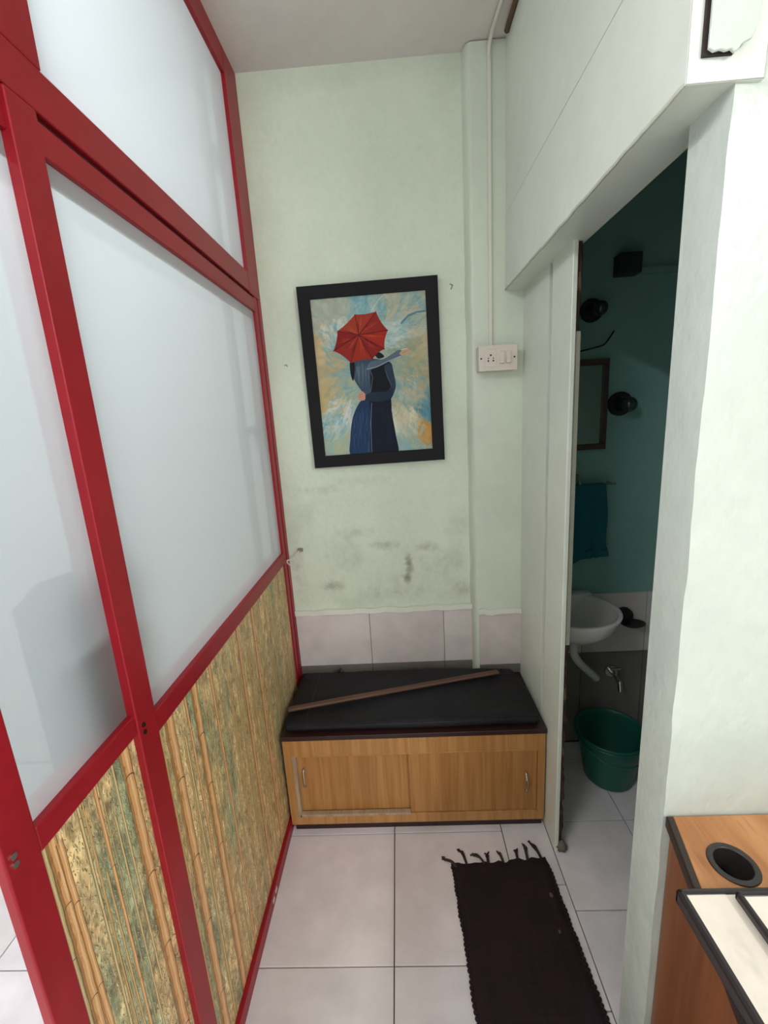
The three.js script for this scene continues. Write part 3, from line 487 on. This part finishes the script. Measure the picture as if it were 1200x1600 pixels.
// ------------------------------------------------------------------ switchboard, conduit, latch
{
  const s = thing('switchboard', 'small cream switchboard with one socket and two switches on the pilaster', 'switchboard', [0.375, 1.717, -1.700]);
  const mPl = M({ color: 0xd2c9bd, roughness: 0.45 });
  mesh('box', bx(-0.068, 0.068, -0.043, 0.043, 0.001, 0.046, 0.003, 2), mPl, s);
  const pl = mesh('faceplate', bx(-0.069, 0.069, -0.044, 0.044, 0.046, 0.054, 0.002, 2), mPl, s);
  const so = mesh('socket', bx(-0.048, -0.006, -0.030, 0.030, 0.0535, 0.0555, 0.002, 2), mPl, pl);
  for (const [x, y, r] of [[-0.026, 0.010, 0.0033], [-0.035, 0.000, 0.0022], [-0.017, 0.000, 0.0022], [-0.035, -0.009, 0.003], [-0.017, -0.009, 0.003]]) mesh('socket_hole', cyl(r, r, 0.002, x, y, 0.0553, 'z', 16), mBlack, so);
  for (const x of [0.014, 0.037]) { const g = bx(-0.008, 0.008, -0.021, 0.021, -0.004, 0.004, 0.002, 2); g.rotateX(-0.14); g.translate(x, 0.001, 0.0565); mesh('switch', g, mPl, pl); }
  for (const x of [-0.060, 0.058]) mesh('screw', cyl(0.003, 0.003, 0.002, x, 0.0, 0.0542, 'z', 14), mBlack, pl);

  const c = mesh('cable_conduit', [bx(0.353, 0.366, 1.760, 2.66, -1.700, -1.690, 0.003, 2), tube([[0.3595, 2.64, -1.695], [0.3595, 2.672, -1.690], [0.362, 2.690, -1.66], [0.372, 2.692, -1.5], [0.385, 2.692, -1.2]], 0.0065, 30, 8)], M({ color: 0xd6d6c8, roughness: 0.5 }));
  tag(c, 'thin pale conduit running up the pilaster from the switchboard to the ceiling', 'conduit');
  const bc = mesh('brown_cable', tube([[0.408, 2.688, -1.66], [0.409, 2.686, -1.4], [0.410, 2.688, -1.1]], 0.0085, 20, 8), M({ color: 0x5e4a36, roughness: 0.9 }));
  tag(bc, 'short brown stained cable along the top of the header by the ceiling', 'cable');

  const l = thing('hook_latch', 'small wire hook latch at the partition edge by the back wall', 'latch', [-0.474, 0.99, -1.70]);
  mesh('hook', tube([[0.012, -0.022, 0.035], [0.004, -0.006, 0.046], [0.006, 0.004, 0.046], [0.016, 0.002, 0.034], [0.030, 0.012, 0.0], [0.038, 0.018, -0.030]], 0.0028, 30, 8), M({ color: 0xd8cdc6, roughness: 0.4, metalness: 0.3 }), l);
  mesh('eye_plate', [bx(0.030, 0.052, 0.012, 0.026, -0.044, -0.036, 0.002, 1)], M({ color: 0x8d8a7e, roughness: 0.6, metalness: 0.5 }), l);
}

// ------------------------------------------------------------------ floor mat with tassels
{
  const m = thing('floor_mat', 'dark maroon woven floor mat with a tasselled end before the doorway', 'mat', [0, 0, 0]);
  const nx = 36, nz = 130, pos = [], idx = [], left = (t) => 0.113 + 0.026 * t + (fbm(t, 0.3, 30, 2, 3, 901) - 0.5) * 0.012, right = (t) => 0.440 + 0.036 * t + (fbm(t, 0.7, 30, 2, 3, 911) - 0.5) * 0.010;
  for (let s = 0; s < 2; s++) for (let j = 0; j <= nz; j++) for (let i = 0; i <= nx; i++) {
    const t = j / nz, u = i / nx, edge = Math.min(1, Math.min(u, 1 - u) * 14, t * 30);
    const x = left(t) + (right(t) - left(t)) * u, z = -1.212 + 0.78 * t - 0.018 * u * (1 - t) + (t < 0.05 ? (fbm(u, 0.1, 14, 2, 2, 921) - 0.5) * 0.02 : 0);
    const h = s ? 0.0005 : 0.002 + 0.008 * Math.sqrt(edge) + 0.0018 * Math.abs(Math.sin(t * 260)) * edge + (fbm(u, t, 4, 8, 3, 931)) * 0.004 * edge;
    pos.push(x, h, z);
  }
  const N = (nx + 1) * (nz + 1); const quad = (a, b, c, d) => idx.push(a, c, b, b, c, d);
  for (let j = 0; j < nz; j++) for (let i = 0; i < nx; i++) { const a = j * (nx + 1) + i; quad(a, a + 1, a + nx + 1, a + nx + 2); idx.push(N + a, N + a + 1, N + a + nx + 1, N + a + 1, N + a + nx + 2, N + a + nx + 1); }
  const rim = []; for (let i = 0; i <= nx; i++) rim.push(i); for (let j = 1; j <= nz; j++) rim.push(j * (nx + 1) + nx); for (let i = nx - 1; i >= 0; i--) rim.push(nz * (nx + 1) + i); for (let j = nz - 1; j > 0; j--) rim.push(j * (nx + 1));
  for (let k = 0; k < rim.length; k++) { const a = rim[k], b = rim[(k + 1) % rim.length]; idx.push(a, b, N + a, b, N + b, N + a); }
  const g = new THREE.BufferGeometry(); g.setAttribute('position', new THREE.Float32BufferAttribute(pos, 3)); g.setIndex(idx); g.computeVertexNormals(); metreUV(g);
  const weave = dataTex(512, 512, (u, v) => { const a = fbm(u, v, 50, 8, 3, 941), b = fbm(u, v, 6, 6, 3, 947), st = 0.5 + 0.5 * Math.sin(v * Math.PI * 2 * 60), k = 0.6 + 0.5 * a + (b - 0.5) * 0.4 + st * 0.12; return [0.135 * k, 0.058 * k, 0.085 * k]; }, true, 0.35);
  const mMat = M({ map: weave, roughness: 1 }); mesh('woven_body', g, mMat, m);
  const border = []; for (let k = 0; k < 62; k++) { for (const [f, sx] of [[left, 1], [right, -1]]) { const t = (k + 0.5) / 62, q = new THREE.SphereGeometry(0.0065, 8, 6); q.scale(1, 0.75, 0.95); q.translate(f(t) + sx * 0.002, 0.0052, -1.205 + 0.77 * t); border.push(q); } }
  const bo = mesh('bound_edge', border, mMat, m); bo.userData.kind = 'stuff';
  const mFr = [M({ color: 0x3b3226, roughness: 1 }), M({ color: 0x2e1c22, roughness: 1 })];
  [[0.131, -1.206, 0.081, -1.233], [0.163, -1.220, 0.144, -1.262], [0.227, -1.218, 0.187, -1.245], [0.238, -1.218, 0.240, -1.246], [0.290, -1.228, 0.280, -1.250], [0.340, -1.227, 0.342, -1.260], [0.375, -1.232, 0.381, -1.276], [0.426, -1.220, 0.403, -1.286]].forEach(([x0, z0, x1, z1], i) => {
    const strands = []; for (let k = 0; k < 5; k++) { const o = rr(-0.006, 0.006), e = rr(-0.009, 0.009); strands.push(tube([[x0 + o * 0.4, 0.006, z0 + 0.014], [x0 + (x1 - x0) * 0.35 + o * 0.5, rr(0.007, 0.011), z0 + (z1 - z0) * 0.35], [x0 + (x1 - x0) * 0.7 + o, rr(0.006, 0.010), z0 + (z1 - z0) * 0.7 + e * 0.5], [x1 + e, rr(0.002, 0.004), z1 + o]], 0.0026, 14, 6)); }
    mesh('tassel', strands, mFr[i % 2 ? 1 : 0], m);
  });
  for (const [x, z, r] of [[0.415, -1.10, 0.006], [0.405, -1.0, 0.004]]) { const q = new THREE.SphereGeometry(r, 8, 6); q.scale(1, 0.3, 1.4); q.translate(x, 0.0135, z); mesh('lint', q, M({ color: 0x5d4b42, roughness: 1 }), m); }
}

// ------------------------------------------------------------------ desk at the right
{
  const d = thing('wooden_desk', 'brown wooden desk with a black cable grommet against the glossy wall', 'desk', [0, 0, 0]);
  const A = [0.486, -0.711], dir = [-0.26, 1]; const at = (t, off = 0) => [A[0] + dir[0] * t + off, A[1] + t];
  const poly = (pts, hole) => { const s = new THREE.Shape(); pts.forEach(([x, z], i) => i ? s.lineTo(x, -z) : s.moveTo(x, -z)); s.closePath(); if (hole) { const h = new THREE.Path(); h.absarc(hole[0], -hole[1], hole[2], 0, 7, true); s.holes.push(h); } return s; };
  const ext = (s, y0, y1, bev = 0.002) => { const g = new THREE.ExtrudeGeometry(s, { depth: y1 - y0 - 2 * bev, bevelEnabled: bev > 0, bevelSize: bev, bevelOffset: -bev, bevelThickness: bev, bevelSegments: 2, curveSegments: 40 }); g.rotateX(-Math.PI / 2); g.translate(0, y0 + bev, 0); return metreUV(g); };
  const topTex = woodTex(hex(0xa06a3e), hex(0xc08a5a), hex(0x8a5830), 0.5, 0.5, 16, 1001);
  const top = mesh('top', ext(poly([at(0, 0.012), [1.05, -0.711], [1.05, -0.15], at(0.56, 0.012)], [0.543, -0.617, 0.034]), 0.722, 0.745), M({ map: topTex, roughness: 0.38 }), d);
  mesh('edging', ext(poly([at(0, -0.001), at(0, 0.0125), at(0.56, 0.0125), at(0.56, -0.001)]), 0.720, 0.7455, 0.0025), M({ color: 0x2a1d18, roughness: 0.4 }), top);
  const gm = mesh('grommet', [lathe([[0.028, -0.09], [0.028, 0], [0.0285, 0.0015], [0.031, 0.003], [0.0372, 0.0022], [0.0385, 0], [0.034, -0.001], [0.0335, -0.09]], 0.543, 0.7455, -0.617, 48), cyl(0.03, 0.03, 0.003, 0.543, 0.657, -0.617)], M({ color: 0x2b2725, roughness: 0.4 }), d); gm.userData.label = 'black cable grommet';
  const sideTex = woodTex(hex(0x6e3d1c), hex(0x8a5128), hex(0x5a3016), 0.4, 0.9, 18, 1021);
  mesh('side_panel', ext(poly([at(0.0, 0.010), at(0.0, 0.030), at(0.5, 0.030), at(0.5, 0.010)]), 0, 0.722, 0.0012), M({ map: sideTex, roughness: 0.45 }), d);
  mesh('side_panel', ext(poly([[1.03, -0.70], [1.05, -0.70], [1.05, -0.2], [1.03, -0.2]]), 0, 0.722, 0), M({ map: sideTex, roughness: 0.45 }), d);
  mesh('back_panel', ext(poly([at(0, 0.030), [1.03, -0.711], [1.03, -0.70], at(0.011, 0.030)]), 0.12, 0.722, 0), M({ map: sideTex, roughness: 0.45 }), d);

  const cream = dataTex(512, 512, (u, v) => { const a = fbm(u, v, 5, 5, 5, 1041), b = fbm(u, v, 16, 10, 4, 1051), k = 0.95 + (a - 0.5) * 0.16 - clamp((b - 0.58) * 2) * 0.1; return [0.90 * k, 0.865 * k, 0.80 * k]; }, true, 0.35);
  const mCream = P({ map: cream, roughness: 0.28 });
  const board = (name, label, x0, x1, z0, z1, y0, y1, e) => {
    const t = thing(name, label, 'board', [x0, y0, z0]); const w = x1 - x0, l = z1 - z0, h = y1 - y0;
    mesh('laminate', bx(e * 0.6, w - e * 0.6, 0.0005, h - 0.001, e * 0.6, l - e * 0.6, 0.001, 1), mCream, t);
    for (const q of [bx(0, w, 0, h + 0.0005, 0, e, e * 0.45, 3), bx(0, w, 0, h + 0.0005, l - e, l, e * 0.45, 3), bx(0, e, 0, h + 0.0005, 0, l, e * 0.45, 3), bx(w - e, w, 0, h + 0.0005, 0, l, e * 0.45, 3)]) mesh('edging', q, M({ color: 0x241d1f, roughness: 0.3 }), t);
    return t;
  };
  board('marbled_desk_board', 'cream marbled board with dark rounded edging resting on the wooden desk', 0.408, 1.02, -0.562, -0.12, 0.746, 0.772, 0.014);
  board('small_marbled_board', 'smaller dark edged cream board lying on the larger marbled board', 0.487, 0.90, -0.545, -0.20, 0.7725, 0.787, 0.010);
}

// ------------------------------------------------------------------ washroom things
{
  const bk = thing('bucket', 'dark green plastic bucket on the washroom floor below the tap', 'bucket', [0.815, 0, -1.575]);
  const mB = M({ color: 0x195a4c, roughness: 0.4 });
  mesh('bowl', lathe([[0, 0.004], [0.088, 0.004], [0.094, 0.008], [0.128, 0.212], [0.131, 0.214], [0.137, 0.218], [0.138, 0.224], [0.133, 0.226], [0.128, 0.222], [0.124, 0.21], [0.09, 0.014], [0, 0.012]], 0, 0, 0, 48), mB, bk);
  mesh('rim', new THREE.TorusGeometry(0.136, 0.004, 8, 48).rotateX(Math.PI / 2).translate(0, 0.212, 0), mB, bk);
  mesh('handle', tube([[-0.138, 0.208, 0], [-0.125, 0.19, 0.06], [-0.07, 0.168, 0.122], [0, 0.160, 0.138], [0.07, 0.168, 0.122], [0.125, 0.19, 0.06], [0.138, 0.208, 0]], 0.003, 40, 8), mB, bk);

  const wb = thing('wash_basin', 'pale oval wash basin on the washroom wall below the mirror', 'basin', [0.665, 0.75, -1.605]);
  const bas = lathe([[0, -0.115], [0.05, -0.115], [0.10, -0.098], [0.145, -0.055], [0.162, -0.012], [0.166, -0.002], [0.164, 0.002], [0.154, 0.003], [0.147, -0.002], [0.135, -0.04], [0.095, -0.082], [0.04, -0.10], [0, -0.102]], 0, 0, 0, 56); bas.scale(1.0, 1, 1.0);
  const mCer = P({ color: 0xe3dfdb, roughness: 0.15 });
  mesh('bowl', bas, mCer, wb); mesh('wall_bracket', bx(-0.12, 0.12, -0.09, 0.01, -0.166, -0.120, 0.008, 2), mCer, wb);
  mesh('spout', tube([[0, 0.008, -0.14], [0, 0.075, -0.14], [0, 0.085, -0.11], [0, 0.070, -0.085]], 0.008, 24, 10), mChrome, wb);
  const wp = tag(mesh('waste_pipe', tube([[0.665, 0.634, -1.605], [0.665, 0.56, -1.605], [0.70, 0.50, -1.63], [0.80, 0.385, -1.69]], 0.016, 30, 12), M({ color: 0xc4c1bc, roughness: 0.5 })), 'grey flexible waste pipe slanting down below the wash basin', 'pipe');

  const mi = thing('wall_mirror', 'small brown framed mirror hanging above the wash basin', 'mirror', [0.69, 1.53, -1.779]);
  mesh('mirror_glass', bx(-0.115, 0.115, -0.150, 0.150, 0.004, 0.008), M({ color: 0xd8e2e4, metalness: 1, roughness: 0.06 }), mi);
  const mF = M({ color: 0x4a3a32, roughness: 0.6 });
  for (const q of [bx(-0.135, 0.135, 0.150, 0.172, 0.001, 0.018, 0.002, 1), bx(-0.135, 0.135, -0.172, -0.150, 0.001, 0.018, 0.002, 1), bx(-0.135, -0.115, -0.150, 0.150, 0.001, 0.018, 0.002, 1), bx(0.115, 0.135, -0.150, 0.150, 0.001, 0.018, 0.002, 1)]) mesh('frame_bar', q, mF, mi);

  const holder = (name, label, x, y, r) => { const t = thing(name, label, 'lamp holder', [x, y, -1.779]); mesh('base_plate', cyl(r, r, 0.012, 0, 0, 0.0065, 'z', 28), M({ color: 0x1b1b1b, roughness: 0.5 }), t); mesh('socket_cup', cyl(r * 0.5, r * 0.6, 0.035, 0, 0, 0.03, 'z', 24), M({ color: 0x161616, roughness: 0.4 }), t); const b = new THREE.SphereGeometry(r * 0.62, 24, 16); b.translate(0.008, -0.004, 0.062); mesh('bulb', b, P({ color: 0x2c3434, roughness: 0.08 }), t); };
  holder('bulb_holder', 'unlit bulb holder high on the washroom wall above the mirror', 0.752, 1.877, 0.042);
  holder('bulb_holder_001', 'unlit bulb holder just beside the brown framed mirror', 0.876, 1.53, 0.046);
  tag(mesh('loose_wire', tube([[0.56, 1.715, -1.772], [0.66, 1.722, -1.765], [0.72, 1.735, -1.76], [0.80, 1.752, -1.765], [0.84, 1.80, -1.774]], 0.003, 40, 6), mBlack), 'thin black wire drooping above the mirror in the washroom', 'wire');
  tag(mesh('junction_box', bx(0.826, 0.905, 1.985, 2.055, -1.779, -1.725, 0.004, 2), M({ color: 0x2a2c2b, roughness: 0.6 })), 'dark square box high on the washroom wall', 'box');

  const tw = thing('towel', 'dark teal towel hanging below the mirror in the washroom', 'towel', [0.745, 0, -1.728]);
  const tg = softBox(0.165, 0.325, 0.02, 24, 40, 3, 0.008, (v) => { const t = (0.1625 - v.y) / 0.325; v.z += Math.sin(v.x * 70 + t * 2) * 0.010 * (0.3 + t); v.x += t * 0.012 * Math.sin(v.y * 20) + (t - 0.5) * 0.02; if (v.y < -0.12) v.y += (fbm((v.x + 1) / 2, 0.4, 30, 2, 3, 1101) - 0.5) * 0.06 + v.x * 0.22; }); tg.translate(0, 1.065, 0);
  mesh('cloth', tg, M({ color: 0x14606e, roughness: 1 }), tw);
  mesh('hook', tube([[-0.03, 1.26, -0.05], [-0.03, 1.258, -0.02], [-0.03, 1.235, -0.004], [-0.03, 1.215, 0.004]], 0.004, 16, 8), mChrome, tw);
  mesh('towel_bar', [cyl(0.005, 0.005, 0.22, 0, 1.222, 0, 'x', 12), cyl(0.004, 0.004, 0.05, -0.1, 1.222, -0.025, 'z', 10), cyl(0.004, 0.004, 0.05, 0.1, 1.222, -0.025, 'z', 10)], mChrome, tw);

  const sd = thing('soap_dish', 'dark soap dish on the washroom wall beside the basin', 'soap dish', [0.95, 0.60, -1.771]);
  mesh('holder', cyl(0.034, 0.034, 0.02, -0.012, 0.038, 0.011, 'z', 28), M({ color: 0x1c1d1c, roughness: 0.5 }), sd);
  const dish = lathe([[0, 0], [0.03, 0], [0.048, 0.010], [0.050, 0.016], [0.046, 0.015], [0.03, 0.005], [0, 0.005]], 0, 0, 0, 36); dish.scale(1, 1, 0.75); dish.translate(0.012, 0, 0.04); mesh('dish', dish, M({ color: 0x2b2c2a, roughness: 0.4 }), sd);

  const tp = thing('wall_tap', 'chrome tap on the dark tiles above the green bucket', 'tap', [0.90, 0.365, -1.772]);
  mesh('flange', cyl(0.026, 0.028, 0.008, 0, 0, 0.0045, 'z', 28), mChrome, tp);
  mesh('spout', tube([[0, 0, 0.006], [0, 0.002, 0.05], [0, -0.006, 0.085], [0, -0.04, 0.095]], 0.010, 24, 12), mChrome, tp);
  mesh('valve_knob', [cyl(0.008, 0.008, 0.03, 0, 0.018, 0.045), bx(-0.022, 0.022, 0.031, 0.040, 0.038, 0.052, 0.003, 2)], mChrome, tp);
}

// ------------------------------------------------------------------ tube light on the wall beyond the desk
{
  const lit = M({ color: 0xffffff, emissive: 0xf8f8ff, emissiveIntensity: 8 });
  const t = thing('tube_light', 'lit tube light on the wall beyond the desk', 'lamp', [1.6, 2.45, 1.2]);
  mesh('batten_body', bx(-0.045, 0, -0.03, 0.03, -0.63, 0.63, 0.004, 2), mWhite, t);
  mesh('tube', cyl(0.013, 0.013, 1.2, -0.064, 0, 0, 'z', 16), lit, t);
  areaLight(1.2, 0.04, 0xf8f7fa, 285, [1.6 - 0.082, 2.45, 1.2], [0.2, 1.6, 1.2]);
  const u = thing('tube_light_001', 'lit tube light under the ceiling of the neighbouring room', 'lamp', [-1.3, CEIL, -0.5]);
  mesh('batten_body', bx(-0.03, 0.03, -0.06, 0, -0.63, 0.63, 0.004, 2), mWhite, u);
  mesh('tube', cyl(0.013, 0.013, 1.2, 0, -0.080, 0, 'z', 16), lit, u);
  areaLight(1.2, 0.05, 0xeef3ff, 138, [-1.29, 2.60, -0.5], [-0.39, 1.60, -0.5]);
  const v = thing('tube_light_002', 'lit tube light under the ceiling at the open end of the partition', 'lamp', [-0.92, CEIL, 0.3]);
  mesh('batten_body', bx(-0.03, 0.03, -0.06, 0, -0.63, 0.63, 0.004, 2), mWhite, v);
  mesh('tube', cyl(0.013, 0.013, 1.2, 0, -0.080, 0, 'z', 16), lit, v);
  areaLight(1.2, 0.05, 0xf7f7fb, 120, [-0.90, 2.60, 0.3], [0.4, 1.2, 0.3]);
}

renderer.render(scene, camera);
